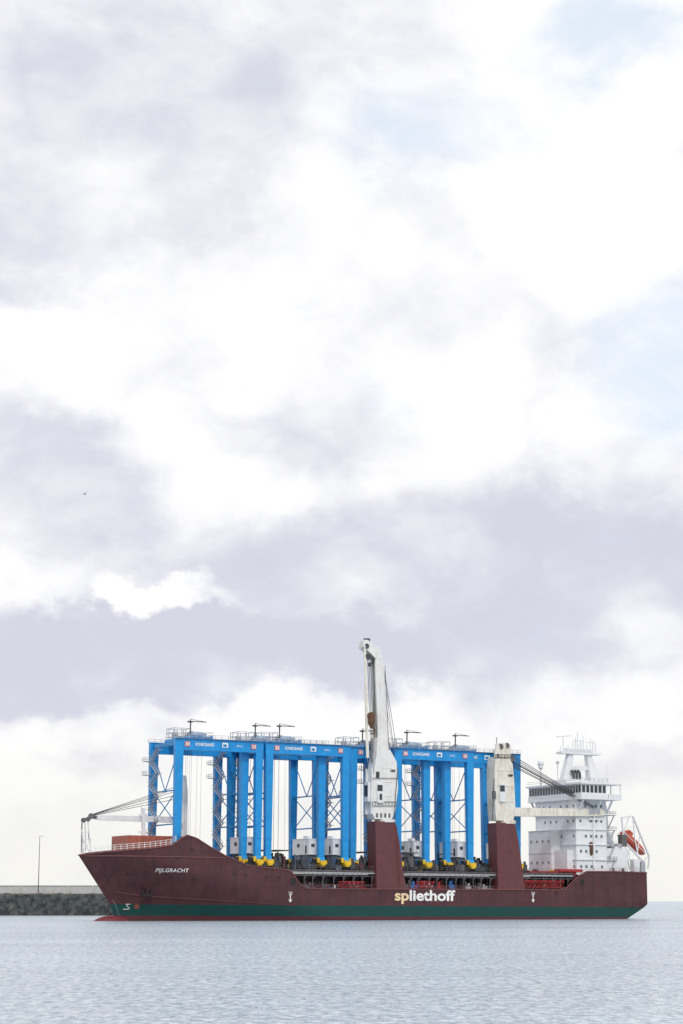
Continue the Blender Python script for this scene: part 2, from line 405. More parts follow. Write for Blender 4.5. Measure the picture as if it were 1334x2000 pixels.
# ---- forecastle
mb=MB()
xa,xb=sx(222,1640,16),sx(366,1640,5); zt=sz(300,1633,8); zl=sz(300,1652,8)-1.5
mb.box(xa,xb,5.5,17.5,zl-1,zt)
mb.prism([(xb-.1,zl-1),(xb-.1,zt),(xb+4,zl-1)],5.6,17.4)
for i in range(9): x=lerp(xa+.5,xb-.5,i/8); mb.box(x-.1,x+.1,5.3,5.5,zl,zt-.1)
mb.obj('breakwater_house',REDO,ship)
mb=MB(); xs_=[lerp(sx(176,1660,12),sx(336,1645,3),i/14) for i in range(15)]
def rl(x,h): z=top(x); return (x,CL-max(0,hb(x,z)-.3),z+h)
for i,(a,b) in enumerate(zip(xs_,xs_[1:])):
    for h in(.5,1.05,1.6): mb.bar(rl(a,h),rl(b,h),.10)
    mb.bar(rl(a,0),rl(a,1.6),.12)
mb.bar(rl(xs_[-1],0),rl(xs_[-1],1.6),.12)
mb.obj('forecastle_railing',WHITE,ship)
p=hsurf(370,1662)
place_text(text('A.B.',1.3,.7,.03),'bulwark_mark',BLACK,hfn(p.x,p.z,.1),ship)
# ---- deck cranes
def pxpoly(pts,y): return [(sx(u,v,y),sz(u,v,y)) for u,v in pts]
def rope(mb_,p,q,r=.09): mb_.cyl(p,q,r,5)
def P3(u,v,y): p=S(u,v,y); return (p.x,y,p.z)
mb=MB(); y0,y1=-.12,5.0
mb.prism(pxpoly([(736,1738),(794,1738),(788,1700),(784,1672),(781,1645),(774,1612),(771,1604),(733,1604),(734,1640),(735,1690)],y0),y0,y1)
c1=mb.obj('deck_crane',[paint('pedestal_maroon',(.120,.034,.038),.55,.18,.35,(.07,.03,.027))],ship,bevel=.12); c1["label"]="white deck crane with raised jib on maroon pedestal"
mb=MB(); 
for i in range(16): v=1612+i*7.5; mb.bar(P3(777,v,y0-.12),P3(780,v,y0-.12),.08)
mb.bar(P3(772,1612,y0-.12),P3(779,1730,y0-.12),.1); mb.bar(P3(775,1612,y0-.12),P3(782,1730,y0-.12),.1); mb.obj('ladder',MARL,c1)
mb=MB()
mb.cyl((sx(752,1604,2.4),2.4,sz(752,1606,0)),(sx(752,1604,2.4),2.4,sz(752,1600,0)),2.9,20)
mb.prism(pxpoly([(732,1600),(766,1600),(772,1585),(778,1540),(775,1488),(761,1462),(758,1440),(738,1440),(736,1470),(732,1500),(730,1520),(728,1590)],.3),.3,4.5)
mb.prism(pxpoly([(728,1590),(731,1520),(728,1500),(726,1500),(725,1590)],.5),.5,1.2)
mb.prism(pxpoly([(728,1590),(731,1520),(728,1500),(726,1500),(725,1590)],.5),3.8,4.5)
for k_ in(0,1,2): mb.box(sx(745,1600,.2),sx(766,1600,.2),.18,.31,sz(750,1500+k_*28,.2),sz(750,1498+k_*28,.2))
ho=mb.obj('crane_house',WHITER,c1,bevel=.1)
mb=MB()
pl=[(759,1442),(750,1300),(744,1268),(735,1262),(733,1300),(739,1442)]
mb.prism(pxpoly(pl,.9),.9,1.6)
mb.prism(pxpoly(pl,.9),3.2,3.9)
mb.prism(pxpoly([(758,1442),(749,1300),(743,1272),(740,1272),(742,1300),(749,1442)],.9),1.6,3.2)
for i in range(9):
    v=1290+i*18; mb.bar(P3(735+i*.4,v,1.2),P3(735+i*.4,v,3.7),.35)
cp=[(745,1290),(742,1268),(719,1250),(711,1250),(710,1262),(720,1272),(732,1284)]
mb.prism(pxpoly(cp,.85),.85,1.5)
mb.prism(pxpoly(cp,.85),3.4,4.05)
mb.bar(P3(715,1251,1.2),P3(715,1251,3.7),.5); mb.bar(P3(730,1262,1.2),P3(730,1262,3.7),.5)
mb.obj('crane_mast',WHITER,c1)
mb=MB()
for yy in(1.0,3.3):
    mb.prism(pxpoly([(711,1258),(715,1258),(721,1480),(716,1480)],yy),yy,yy+.4)
for v in range(1290,1480,18):
    mb.bar(P3(714+(v-1290)*.02,v,1.2),P3(714+(v-1290)*.02,v,3.5),.22)
    mb.bar(P3(714+(v-1290)*.02,v,1.2),P3(714+(v-1272)*.02,v+18,3.5),.12)
mb.obj('jib',WHITER2,c1)
for (u,v,r,ya_,yb_) in((716,1262,.75,.7,4.2),(719,1283,.9,.7,4.2),(722,1298,.6,1,4)):
    mb=MB(); mb.cyl(P3(u,v,ya_),P3(u,v,yb_),r,14); mb.obj('sheave',DGREY,c1)
mb=MB(); mb.box(sx(712,1250,2),sx(721,1250,2),1.4,2.6,sz(715,1253,2),sz(715,1247,2)); mb.obj('head_lamp_box',DGREY,c1)
mb=MB()
for du,yy in((0,1.5),(3,2.0),(6,2.6),(9,3.2),(12,2.4)): rope(mb,P3(718+du,1285,yy),P3(725+du*.7,1490,yy),.09)
rope(mb,P3(749,1300,3),P3(776,1470,1),.08); rope(mb,P3(750,1310,2.5),P3(770,1470,.5),.08); rope(mb,P3(748,1330,3),P3(770,1480,1),.06)
mb.obj('hoist_rope',ROPE,c1)
mb=MB(); c=S(725,1398,.5); 
mb.cyl((c.x,.1,c.z),(c.x,1.1,c.z),1.05,14); mb.box(c.x-.8,c.x+.8,.0,1.2,c.z-2.2,c.z+.3); mb.frus((c.x+.2,.6,c.z-3.4),(c.x,.6,c.z-2.2),(.3,.3),(.7,.5))
for i in range(9):
    a=math.pi*(-.5+i*1.35/9)-.6; b=math.pi*(-.5+(i+1)*1.35/9)-.6; q=(c.x+.4,c.z-4.2)
    mb.bar((q[0]+.85*math.cos(a),.6,q[1]+.85*math.sin(a)),(q[0]+.85*math.cos(b),.6,q[1]+.85*math.sin(b)),.38)
mb.obj('hook_block',RUSTB,c1)
mb=MB(); mb.box(sx(736,1530,.2),sx(748,1530,.2),-.3,.6,sz(742,1568,.2),sz(742,1530,.2)); mb.box(sx(725,1530,1)-.9,sx(725,1530,1)+.9,1.2,3.6,sz(742,1566,1),sz(742,1528,1))
cb=mb.obj('crane_cabin',WHITE,c1)
for bx_ in((sx(737,1530,-.2),sx(747,1530,-.2),-.33,-.28,sz(742,1545,-.2),sz(742,1533,-.2)),(sx(725,1530,1)-.95,sx(725,1530,1)-.88,1.4,3.4,sz(742,1556,1),sz(742,1534,1)),(sx(734,1590,.3),sx(741,1590,.3),.24,.3,sz(733,1520,.3),sz(733,1507,.3)),(sx(741,1590,-.2),sx(746,1590,-.2),-.33,-.28,sz(733,1562,-.2),sz(733,1550,-.2))):
    mb=MB(); mb.box(*bx_); mb.obj('cabin_window',GLASS,c1)
mb=MB()
for v in(1574,1566,1520): mb.bar(P3(727,v,.05),P3(779,v,.05),.14); 
for i in range(9): 
    u=lerp(727,779,i/8); mb.bar(P3(u,1574,.05),P3(u,1566,.05),.1)
mb.bar(P3(777,1500,.1),P3(769,1598,.1),.16); mb.bar(P3(760,1465,.1),P3(752,1300,.8),.12)
for i in range(4): mb.box(sx(735+i*8,1590,.2),sx(738+i*8,1590,.2),.12,.32,sz(735,1596,.2),sz(735,1588,.2))
mb.obj('crane_walkway',DIRTY,c1)
place_text(text('NMF',1.7,.75,.03),'maker_lettering',BLACK,lambda a,b:(sx(762,1508,.3)+a,.22,sz(763,1508,.3)+b),c1)
# aft crane
mb=MB()
mb.prism(pxpoly([(973,1738),(1026,1738),(1021,1700),(1017,1672),(1014,1645),(1008,1616),(1006,1607),(969,1607),(971,1645),(972,1690)],y0),y0,y1)
c2=mb.obj('deck_crane',[c1.data.materials[0]],ship,bevel=.12); c2["label"]="rust-streaked white deck crane with lowered jib"
mb=MB()
mb.cyl((sx(988,1604,2.4),2.4,sz(988,1609,0)),(sx(988,1604,2.4),2.4,sz(988,1602,0)),2.9,20)
mb.prism(pxpoly([(970,1603),(1003,1603),(1007,1580),(1005,1530),(1002,1495),(997,1478),(968,1478),(966,1500),(966,1540),(968,1590)],.3),.3,4.7)
for yy in(.3,3.9): mb.prism(pxpoly([(999,1481),(998,1456),(992,1450),(970,1452),(967,1481)],yy),yy,yy+.8)
mb.box(sx(972,1458,1),sx(990,1458,1),1.1,3.9,sz(975,1470,1),sz(975,1462,1))
for k_ in(0,1,2): mb.box(sx(972,1600,.2),sx(1003,1600,.2),.18,.31,sz(990,1506+k_*30,.2),sz(990,1504+k_*30,.2))
mb.obj('crane_house',WHITER2,c2,bevel=.1)
for u,v,r in((978,1458,.8),(990,1456,.8),(999,1482,.9),(972,1476,.6)):
    mb=MB(); mb.cyl(P3(u,v,.15),P3(u,v,4.1),r,14); mb.obj('sheave',DIRTY,c2)
mb=MB(); 
for v in(1480,1474): mb.bar(P3(962,v,.1),P3(1004,v,.1),.12)
for i in range(8): mb.bar(P3(962+i*6,1480,.1),P3(962+i*6,1474,.1),.1)
mb.bar(P3(965,1520,.1),P3(962,1600,.1),.2); mb.bar(P3(970,1440,2),P3(970,1460,2),.15); mb.box(sx(962,1600,.1),sx(968,1600,.1),-.2,.3,sz(965,1560,0),sz(965,1545,0))
mb.obj('crane_walkway',DIRTY,c2)
mb=MB()
mb.box(sx(975,1530,.2),sx(986,1530,.2),-.2,.5,sz(980,1566,.2),sz(980,1530,.2)); 
mb.obj('crane_cabin',WHITE,c2)
mb=MB(); mb.box(sx(976,1530,.0),sx(985,1530,.0),-.25,-.19,sz(980,1546,0),sz(980,1534,0)); mb.obj('cabin_window',GLASS,c2)
mb=MB()
jp=[(1000,1577),(1175,1580),(1182,1586),(1182,1592),(1165,1594),(1000,1594)]
mb.prism(pxpoly(jp,.6),.6,1.4)
mb.prism(pxpoly(jp,.6),3.0,3.8)
for i in range(8):
    u=lerp(1010,1170,i/7); mb.bar(P3(u,1586,1.4),P3(u,1586,3.0),.5)
mb.obj('jib',WHITER2,c2)
mb=MB()
for k_,(yy,dv) in enumerate(((1,0),(1.6,3),(2.2,-3),(2.8,6),(3.4,2),(1.3,8),(2.5,-6))): rope(mb,P3(1000,1484+dv*1.5,yy),P3(1160,1575+dv*.4,yy),.11)
for yy in(1.6,2.4): rope(mb,P3(1158,1590,yy),P3(1158,1650,yy),.09)
mb.obj('hoist_rope',ROPE,c2)
mb=MB(); c=S(1154,1650,1.6); mb.cyl((c.x,1.4,c.z),(c.x,2.2,c.z),.85,14); mb.box(c.x-.55,c.x+.55,1.3,2.3,c.z-2.4,c.z+.2); mb.frus((c.x,1.8,c.z-4),(c.x,1.8,c.z-2.4),(.2,.2),(.5,.4))
mb.obj('hook_block',RUSTB,c2)
for u in(1152,1159,1167):
    mb=MB(); mb.cyl(P3(u,1584,.4),P3(u,1584,4.0),.85,14); mb.obj('sheave',GREY,c2)
mb=MB(); mb.bar(P3(1160,1594,1.2),P3(1160,1696,1.2),.5); mb.bar(P3(1150,1600,1.2),P3(1170,1600,1.2),.4); mb.obj('jib_rest',WHITE,ship)
place_text(text('NMF',1.7,.75,.03),'maker_lettering',BLACK,lambda a,b:(sx(992,1517,.3)+a,.15,sz(992,1517,.3)+b),c2)
# bow crane
yb=17.5
mb=MB(); xa,xb=sx(351,1580,yb),sx(367,1580,yb)
mb.frus(((xa+xb)/2,yb+1.5,zl-2),((xa+xb)/2,yb+1.5,sz(360,1545,yb)),((xb-xa)/2,1.7),((xb-xa)/2*.9,1.6))
mb.frus(((xa+xb)/2,yb+1.5,sz(360,1545,yb)),((xa+xb)/2+.2,yb+1.5,sz(360,1514,yb)),((xb-xa)/2*.9,1.6),((xb-xa)/2*.45,1.0))
c3=mb.obj('deck_crane',[WHITE],ship,bevel=.1); c3["label"]="white bow crane with jib lowered forward"
mb=MB(); yj=15.5
mb.prism(pxpoly([(185,1592),(340,1595),(358,1597),(358,1607),(340,1607),(200,1602),(184,1599)],yj),yj,yj+1.2)
mb.obj('jib',WHITE,c3)
mb=MB()
for u,v,r in((178,1594,.8),(172,1600,.7),(163,1602,.7),(186,1596,.5)): mb.cyl(P3(u,v,yj-.3),P3(u,v,yj+1.4),r,12)
mb.bar(P3(160,1603,yj+.5),P3(186,1593,yj+.5),.7)
mb.bar(P3(160,1607,yj+.5),P3(159,1665,yj+.5),.25)
mb.obj('jib_head',DIRTY,c3)
mb=MB()
for dv,yy in((0,15.6),(5,16),(10,16.4),(18,16.8),(26,15.9)): rope(mb,P3(345+12,1532+dv,yy),P3(182,1590+dv*.12,yy),.08)
rope(mb,P3(166,1606,yj),P3(167,1662,yj+.4),.08); rope(mb,P3(172,1606,yj),P3(173,1640,yj+.4),.08)
mb.obj('hoist_rope',ROPE,c3)
mb=MB()
for u0,v0,u1,v1 in((160,1668,162,1625),(178,1665,172,1610),(163,1668,160,1620),(160,1640,178,1640),(161,1640,176,1665),(177,1640,160,1665),(160,1625,174,1625)):
    mb.bar(P3(u0,v0,13),P3(u1,v1,13),.24)
mb.obj('jib_rest',WHITE,ship)
mb=MB(); mb.bar(P3(280,1650,13),P3(280,1578,13),.9); mb.bar(P3(272,1592,13),P3(288,1592,13),.6); mb.bar(P3(274,1650,13),P3(279,1610,13),.35); mb.bar(P3(287,1650,13),P3(281,1610,13),.35); mb.bar(P3(270,1625,13),P3(290,1625,13),.3)
mb.bar(P3(276,1560,13),P3(276,1592,13),.15)
mb.obj('foremast',WHITE,ship)
# ---- superstructure
yP,yS=1.5,23.5
xf=sx(1046,1600,yS); xa=sx(1184,1600,yP)
zb0=zpd; zt0=sz(1120,1560,yP)
mb=MB()
mb.box(xf,xa,yP,yS,zb0,zt0)
NT=5
for i in range(1,NT+1):
    z=lerp(zb0,zt0,i/NT); mb.box(xf-.45,xa+.45,yP-.45,yS+.45,z-.12,z+.12)
zl1=sz(1120,1655,yP)
xl0=sx(1031,1670,yS-.5); zf1=sz(1035,1625,yS); mb.box(xl0,xf,10.0,22.5,zb0,zf1); mb.box(xl0+1,xf,3.0,10,zb0,lerp(zb0,zf1,.55)); mb.box(xl0-.2,xf,9.8,22.7,zf1,zf1+.15); mb.box(xl0-.15,xf,9.85,22.65,lerp(zb0,zf1,.5)-.1,lerp(zb0,zf1,.5)+.1)
mb.box(xa,sx(1228,1670,yP),yP+.6,yS-.6,zb0,zl1)
mb.box(xa,sx(1205,1630,4),6,19,zl1,sz(1195,1625,4))
sup=mb.obj('accommodation_block',[WHITE],ship)
mb=MB(); xq=sx(1186,1590,6); mb.prism([(xa-1,zl1),(xq+2.5,zl1),(xq+1.5,sz(1180,1572,6)),(xa-1,sz(1180,1566,6))],8,17)
mb.obj('funnel',WHITE,sup,bevel=.3)
yw0,yw1=-2.2,27.2
xb0=sx(1031,1545,yw1); xb1=sx(1214,1545,yw0)
zb1=sz(1200,1561,yw0); zb2=sz(1200,1527,yw0)
mb=MB()
mb.box(xb0,xb1-6.5,yw0+4,yw1-4,zt0,zb1+.05)
mb.box(xb0-.2,xb1,yw0,yw1,zb1-.25,zb1+.1)
mb.box(xb0,xb1-4.8,yw0+.1,yw1-.1,zb1+.1,zb1+1.5)
mb.box(xb0+.15,xb1-5,yw0+.25,yw1-.25,zb1+1.5,zb2-.9)
mb.box(xb0-.5,xb1-4.4,yw0-.3,yw1+.3,zb2-.9,zb2-.35)
mb.box(xb1-4.6,xb1,yw0,yw0+5.5,zb1+.1,zb1+1.4); 
mb.box(xb1-4.6,xb1+.3,yw0-.2,yw0+5.6,zb2-.9,zb2-.55)
for yy in(yw0+.2,yw0+5.2):mb.bar((xb1-.3,yy,zb1+1),(xb1-.3,yy,zb2-.8),.25)
for xx_ in(xb0+1,xb1-7,xb1-3): 
    for s_,ye,yi in((1,yw0+.4,yP),(1,yw1-.4,yS)):
        mb.bar((xx_,ye,zb1-.2),(xx_,yi,zb1-4.2),.45)
br=mb.obj('bridge',WHITE,sup)
zw0,zw1=zb1+1.75,zb2-1.25
mb=MB(); mb.box(0,1.05,-.03,.03,zw0,zw1); bw1=mb.mesh('bridge_window',[GLASS])
mb=MB(); mb.box(-.03,.03,0,1.1,zw0,zw1); bw2=mb.mesh('bridge_window',[GLASS])
def put(me_,name,loc,par):
    o=bpy.data.objects.new(name,me_); COL.objects.link(o); o.parent=par; o.location=loc; return o
xx_=xb0+.4
while xx_<xb1-6.4: put(bw1,'bridge_window',(xx_,yw0+.22,0),sup); xx_+=1.45
yy=yw0+.6
while yy<yw1-1.6: put(bw2,'bridge_window',(xb0+.11,yy,0),sup); yy+=1.5
wsm=MB(); wsm.box(-.04,.04,-.36,.36,-.4,.4); wmesh=wsm.mesh('window',[GLASS2])
wsm=MB(); wsm.box(-.36,.36,-.04,.04,-.4,.4); wmesh2=wsm.mesh('window',[GLASS2])
for i in range(NT):
    z=lerp(zb0,zt0,(i+.55)/NT)
    for k_ in range(7):
        if (i>1 or k_==0) and (i*5+k_*3)%4!=1: put(wmesh,'window',(xf-.03,lerp(yP+1.5,yS-2,k_/6)+((i*k_)%3-1)*.3,z),sup)
    for k_ in range(5):
        if (i*3+k_*2)%5!=1: put(wmesh2,'window',(lerp(xf+1.6,xa-1.8,k_/4),yP-.03,z),sup)
for j_ in(.28,.76):
    for k_ in range(4): put(wmesh,'window',(xl0-.03,lerp(11.5,21,k_/3),lerp(zb0,zf1,j_)),sup)
for u,v in((1196,1690),(1214,1690)):
    mb=MB(); mb.box(sx(u,v,2),sx(u,v,2)+.9,yP+.5,yP+.57,zb0+.1,zb0+2.1); mb.obj('door',DGREY,sup)
mb=MB()
for i in range(NT-1):
    z=lerp(zb0,zt0,(i+1)/NT); x_=xa+.2
    mb.box(xa+.2,xa+3.6,yP,yP+4,z-.15,z)
    for h in(.5,1.0): mb.bar((xa+.2,yP,z+h),(xa+3.6,yP,z+h),.09); mb.bar((xa+3.6,yP,z+h),(xa+3.6,yP+4,z+h),.09)
    for k_ in range(4): mb.bar((xa+.2+k_*1.1,yP,z),(xa+.2+k_*1.1,yP,z+1),.09)
    dz=(zt0-zb0)/NT; mb.bar((xa+.6,yP+.4,z-dz),(xa+3.2,yP+.4,z),.3)
x_=xb0-.3
while x_<xb1-4.6: mb.bar((x_,yw0,zb2-.35),(x_,yw0,zb2+.8),.09); x_+=1.6
for h in(.25,.8): mb.bar((xb0-.3,yw0,zb2+h),(xb1-4.6,yw0,zb2+h),.09); mb.bar((xb0-.3,yw0,zb2+h),(xb0-.3,yw1,zb2+h),.09)
x_=xa
while x_<XS-1: mb.bar((x_,.4,zpd+.9),(x_,.4,zpd+2.2),.1); x_+=1.8
for h in(1.6,2.2): mb.bar((xa,.4,zpd+h),(XS-1,.4,zpd+h),.09)
mb.obj('railing',GREY,sup)
mb=MB(); mb.box(sx(1028,1695,4),sx(1140,1695,4),2,23,zpd-.3,zpd+.9); mb.box(sx(1090,1690,2),sx(1135,1690,2),1.2,4,zpd+.9,zpd+1.6)
mb.obj('deck_bulwark',RED,ship)
for u,v,w_,h_,mt_ in((1192,1668,2.5,2.2,WHITE),(1205,1668,1.6,3.0,GREY),(1222,1668,1.2,1.6,WHITE),(1212,1640,2.0,1.5,DIRTY),(1236,1694,2.2,2.4,WHITE),(1250,1694,1.6,1.8,GREY)):
    p=S(u,v,4); mb=MB(); mb.box(p.x,p.x+w_,3.4,5.4,max(zpd,p.z-2),p.z+h_); mb.box(p.x+.2,p.x+w_*.5,3.3,3.4,p.z,p.z+h_*.7); mb.obj('ventilator_housing',mt_,ship,bevel=.12)
ym=12.5
mb=MB()
za_,zb_=sz(1130,1528,ym),sz(1130,1474,ym)
mb.box(sx(1092,1524,ym),sx(1165,1524,ym),ym-4,ym+4,zb2-.35,za_+.3)
for u0,u1 in((1104,1113),(1157,1148)):
    a=P3(u0,1526,ym);b=P3(u1,1472,ym); mb.frus((a[0],ym,a[2]),(b[0],ym,b[2]),(1.5,1.3),(.8,.8))
mb.box(sx(1108,1500,ym),sx(1152,1500,ym),ym-.6,ym+.6,sz(1130,1504,ym),sz(1130,1496,ym))
mb.box(sx(1091,1470,ym),sx(1168,1470,ym),ym-1.5,ym+1.5,sz(1130,1474,ym),sz(1130,1470,ym))
mb.box(sx(1105,1470,ym),sx(1152,1470,ym),ym-1.0,ym+1.0,sz(1130,1471,ym),sz(1130,1462,ym))
for u,v in((1100,1440),(1128,1430),(1124,1440),(1134,1445),(1153,1442),(1146,1455),(1110,1455),(1163,1452),(1095,1458),(1139,1438),(1119,1450),(1158,1448)): mb.bar(P3(u,1470,ym),P3(u,v,ym),.24)
mb.bar(P3(1088,1439,ym),P3(1116,1437,ym),.35); mb.bar(P3(1145,1450,ym),P3(1162,1450,ym),.3); mb.bar(P3(1118,1447,ym),P3(1138,1447,ym),.25); mb.bar(P3(1120,1456,ym),P3(1138,1456,ym),.25)
for h in(1464,1467): mb.bar(P3(1091,h,ym-1.4),P3(1168,h,ym-1.4),.1)
mb.obj('radar_mast',WHITE,sup)
for i,u in enumerate((1121,1127,1133)): 
    mb=MB(); a=P3(u,1522,ym-2);b=P3(u-1,1509,ym-2); mb.cyl(a,b,.42,10); mb.cyl(b,(b[0]-.8,b[1],b[2]+.6),.42,10); mb.obj('exhaust_pipe',DGREY,sup)
mb=MB(); p=P3(1056,1491,20); mb.ell(p,(1.0,1.0,1.15),12,8); mb.cyl((p[0],p[1],zb2-.4),(p[0],p[1],p[2]-.6),.25,8); mb.cyl((p[0],p[1],p[2]-1.6),(p[0],p[1],p[2]-.7),.7,10)
mb.obj('satellite_dome',WHITE,sup,smooth=True)
mb=MB(); p=P3(1089,1492,16); mb.bar((p[0],16,zb2-.4),p,.18); mb.cyl(p,(p[0],16,p[2]+.8),.5,8); mb.obj('antenna',WHITE,sup)
mb=MB(); p=P3(1185,1508,8); mb.bar((p[0],8,zb2-.4),(p[0],8,p[2]+2),.15); mb.obj('antenna',WHITE,sup)
# ---- lifeboat and its launching frame
mb=MB(); yl0,yl1=9.5,14.0
for yy in(yl0,yl1):
    for (a,b,w) in(((1214,1597),(1236,1594),.4),((1236,1594),(1268,1672),.5),((1268,1672),(1266,1698),.4),((1214,1597),(1219,1640),.4),((1206,1630),(1256,1682),.5),((1236,1594),(1240,1640),.25),((1219,1640),(1230,1698),.35),((1256,1682),(1266,1672),.3),((1228,1597),(1216,1632),.25),((1250,1630),(1244,1670),.25),((1240,1640),(1252,1698),.3),((1244,1614),(1226,1618),.2)):
        mb.bar(P3(a[0],a[1],yy),P3(b[0],b[1],yy),w)
for u,v in((1214,1597),(1236,1594),(1268,1672),(1256,1682),(1219,1640)): mb.bar(P3(u,v,yl0),P3(u,v,yl1),.3)
mb.obj('lifeboat_davit',WHITE,ship)
a=S(1212,1624,11.7);b=S(1258,1670,11.7); c=(a+b)/2; c.y=11.7; d=(b-a); Lb=d.length/2; ang=math.atan2(-(b.z-a.z),(b.x-a.x))
lbm=M@Matrix.Translation(c)@Matrix.Rotation(ang,4,'Y')
lb=empty('lifeboat',lbm,'orange-red enclosed free-fall lifeboat tilted on stern launching frame','lifeboat')
mb=MB(); vs=[];fs=[]; nn=16; kk=14
for j in range(kk+1):
    t=-1+2*j/kk; w=(1-abs(t)**3.0)**.5 if abs(t)<1 else 0
    for i in range(nn):
        q=2*math.pi*i/nn; cy=math.cos(q); cz=math.sin(q)
        hz=1.45 if cz>0 else 1.2
        vs.append((t*Lb,1.6*w*abs(cy)**.7*(1 if cy>0 else -1),hz*w*abs(cz)**.8*(1 if cz>0 else -1)))
for j in range(kk):
    for i in range(nn): fs.append((j*nn+i,j*nn+(i+1)%nn,(j+1)*nn+(i+1)%nn,(j+1)*nn+i))
mb.add(vs,fs); mb.obj('boat_hull',ORANGE,lb,smooth=True)
mb=MB(); mb.frus((-Lb*.55,0,1.0),(-Lb*.5,0,2.3),(1.3,1.0),(.9,.8)); mb.obj('conning_cabin',ORANGE,lb,bevel=.15)
mb=MB(); mb.box(-Lb*.9,Lb*.9,-1.66,1.66,-.1,.06); mb.obj('fender_strip',WHITE,lb)
# ================================================================= GANTRY CRANES
xg=sx(346,1600,3.0); SP=sx(503,1600,3.0)-xg; W=18.0
HG=sz(600,1454,3.0)-zh; 
def build_gantry(mw,num):
    g=empty('gantry_crane',mw,'x','gantry crane','gantry cranes lashed on the ship')
    ge=HG; gd=2.9
    def part(mb_,name,mats,parent=g,**k): return mb_.obj(name,mats,parent,**k)
    for k_,y in enumerate((0,W)):
        m_=MB(); m_.box(-1.2,SP+1.2,y-.75,y+.75,ge-gd,ge)
        m_.box(-1.25,SP+1.25,y-.95,y+.95,ge,ge+.12)
        m_.box(-1.25,SP+1.25,y-.85,y+.85,ge-gd-.1,ge-gd+.05)
        for i in range(1,8): x=SP*i/8; m_.box(x-.05,x+.05,y-.79,y+.79,ge-gd,ge)
        gi=part(m_,'girder',BLUE)
        m_=MB(); yy=y-1.25 if k_==0 else y+1.25
        x=-1.2
        while x<SP+1.3: m_.bar((x,yy,ge),(x,yy,ge+1.15),.1); x+=1.9
        for h in(.6,1.15): m_.bar((-1.2,yy,ge+h),(SP+1.2,yy,ge+h),.09)
        m_.box(-1.2,SP+1.2,min(y,yy)-.1,max(y,yy)+.1,ge+.12,ge+.2)
        part(m_,'handrail',GREY,gi)
        for x in(0,SP):
            m_=MB(); m_.frus((x,y,2.9),(x,y,ge-gd+.02),(.85,.75),(1.12,.85)); m_.frus((x,y,2.0),(x,y,3.4),(1.15,1.2),(.9,.8))
            for zz_ in(8,14,20,26): m_.box(x-1.03,x+1.03,y-.83,y+.83,zz_,zz_+.12)
            part(m_,'leg',BLUE)
            m_=MB(); m_.box(x-.85,x+.85,y-2.0,y+2.0,1.35,2.5); m_.frus((x,y-1.3,.8),(x,y-1.3,1.6),(.6,.8),(.75,.9)); m_.frus((x,y+1.3,.8),(x,y+1.3,1.6),(.6,.8),(.75,.9)); m_.box(x-1.6,x-.85,y-1.3,y+1.3,1.9,3.2); m_.box(x+.85,x+1.5,y-1.2,y+.8,1.4,2.5)
            bo=part(m_,'bogie',YEL)
            for yy in(y-1.3,y+1.3):
                m_=MB(); m_.cyl((x-.45,yy,.82),(x+.45,yy,.82),.82,18); m_.cyl((x-.5,yy,.82),(x+.5,yy,.82),.35,10)
                part(m_,'wheel',BLACK,bo)
            m_=MB(); m_.cyl((x-2.6,y-.5,2.4),(x-1.6,y-.5,2.4),.65,12); m_.box(x-2.7,x-1.9,y-1,y+.4,.3,2.0); part(m_,'drive_motor',BLACK,bo)
            m_=MB(); m_.box(x+1.5,x+2.9,y-1,y+.4,.2,2.3); m_.box(x+1.6,x+2.3,y-1.2,y-.9,2.0,3.2); part(m_,'power_pack',DGREY,bo)
    for x in(0,SP):
        m_=MB(); m_.box(x-.6,x+.6,1,W-1,2.0,3.1); part(m_,'sill_beam',BLUE)
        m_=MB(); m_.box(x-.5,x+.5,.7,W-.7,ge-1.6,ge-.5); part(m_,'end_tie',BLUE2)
        m_=MB()
        lv=[3.1,11.5,20.5,ge-gd-.5]
        for z in lv[1:3]: m_.bar((x,.6,z),(x,W-.6,z),.34)
        for i in range(3):
            z0_,z1_=lv[i],lv[i+1]
            if i==1: m_.bar((x,.6,z0_),(x,W-.6,z1_),.2); m_.bar((x,W-.6,z0_),(x,.6,z1_),.2)
            if i==2: m_.bar((x,.6,z1_),(x,W/2,z0_),.2); m_.bar((x,W-.6,z1_),(x,W/2,z0_),.2)
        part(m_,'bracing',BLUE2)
    m_=MB(); ya,yb2=W-1.2,W-6.6; nfl=9; zz=[lerp(3.1,ge-gd+.6,i/nfl) for i in range(nfl+1)]
    for i in range(nfl):
        y0_,y1_=(ya,yb2) if i%2==0 else (yb2,ya)
        for xx2 in(-1.7,-.9): m_.bar((xx2,y0_,zz[i]),(xx2,y1_,zz[i+1]),.24); m_.bar((xx2,y0_,zz[i]+1),(xx2,y1_,zz[i+1]+1),.1)
        m_.box(-1.9,-.7,min(y1_,y1_+(1 if y1_==ya else -1)),max(y1_,y1_+(1 if y1_==ya else -1)),zz[i+1]-.08,zz[i+1]+.04)
        m_.bar((-1.9,y1_,zz[i+1]+1),(-1.9,y1_+(1 if y1_==ya else -1),zz[i+1]+1),.1)
        m_.bar((-.8,y1_,zz[i+1]),(0,y1_,zz[i+1]),.14)
    part(m_,'staircase',GREY)
    for z in(ge-5.2,ge-9.0):
        m_=MB()
        m_.box(-2.8,-1.0,W-1.3,W+1.3,z,z+.12)
        for h in(.55,1.1):
            m_.bar((-2.8,W-1.3,z+h),(-2.8,W+1.3,z+h),.1); m_.bar((-2.8,W-1.3,z+h),(-1,W-1.3,z+h),.1)
        for q in(-1.3,0,1.3): m_.bar((-2.8,W+q,z),(-2.8,W+q,z+1.1),.1)
        part(m_,'landing_platform',GREY)
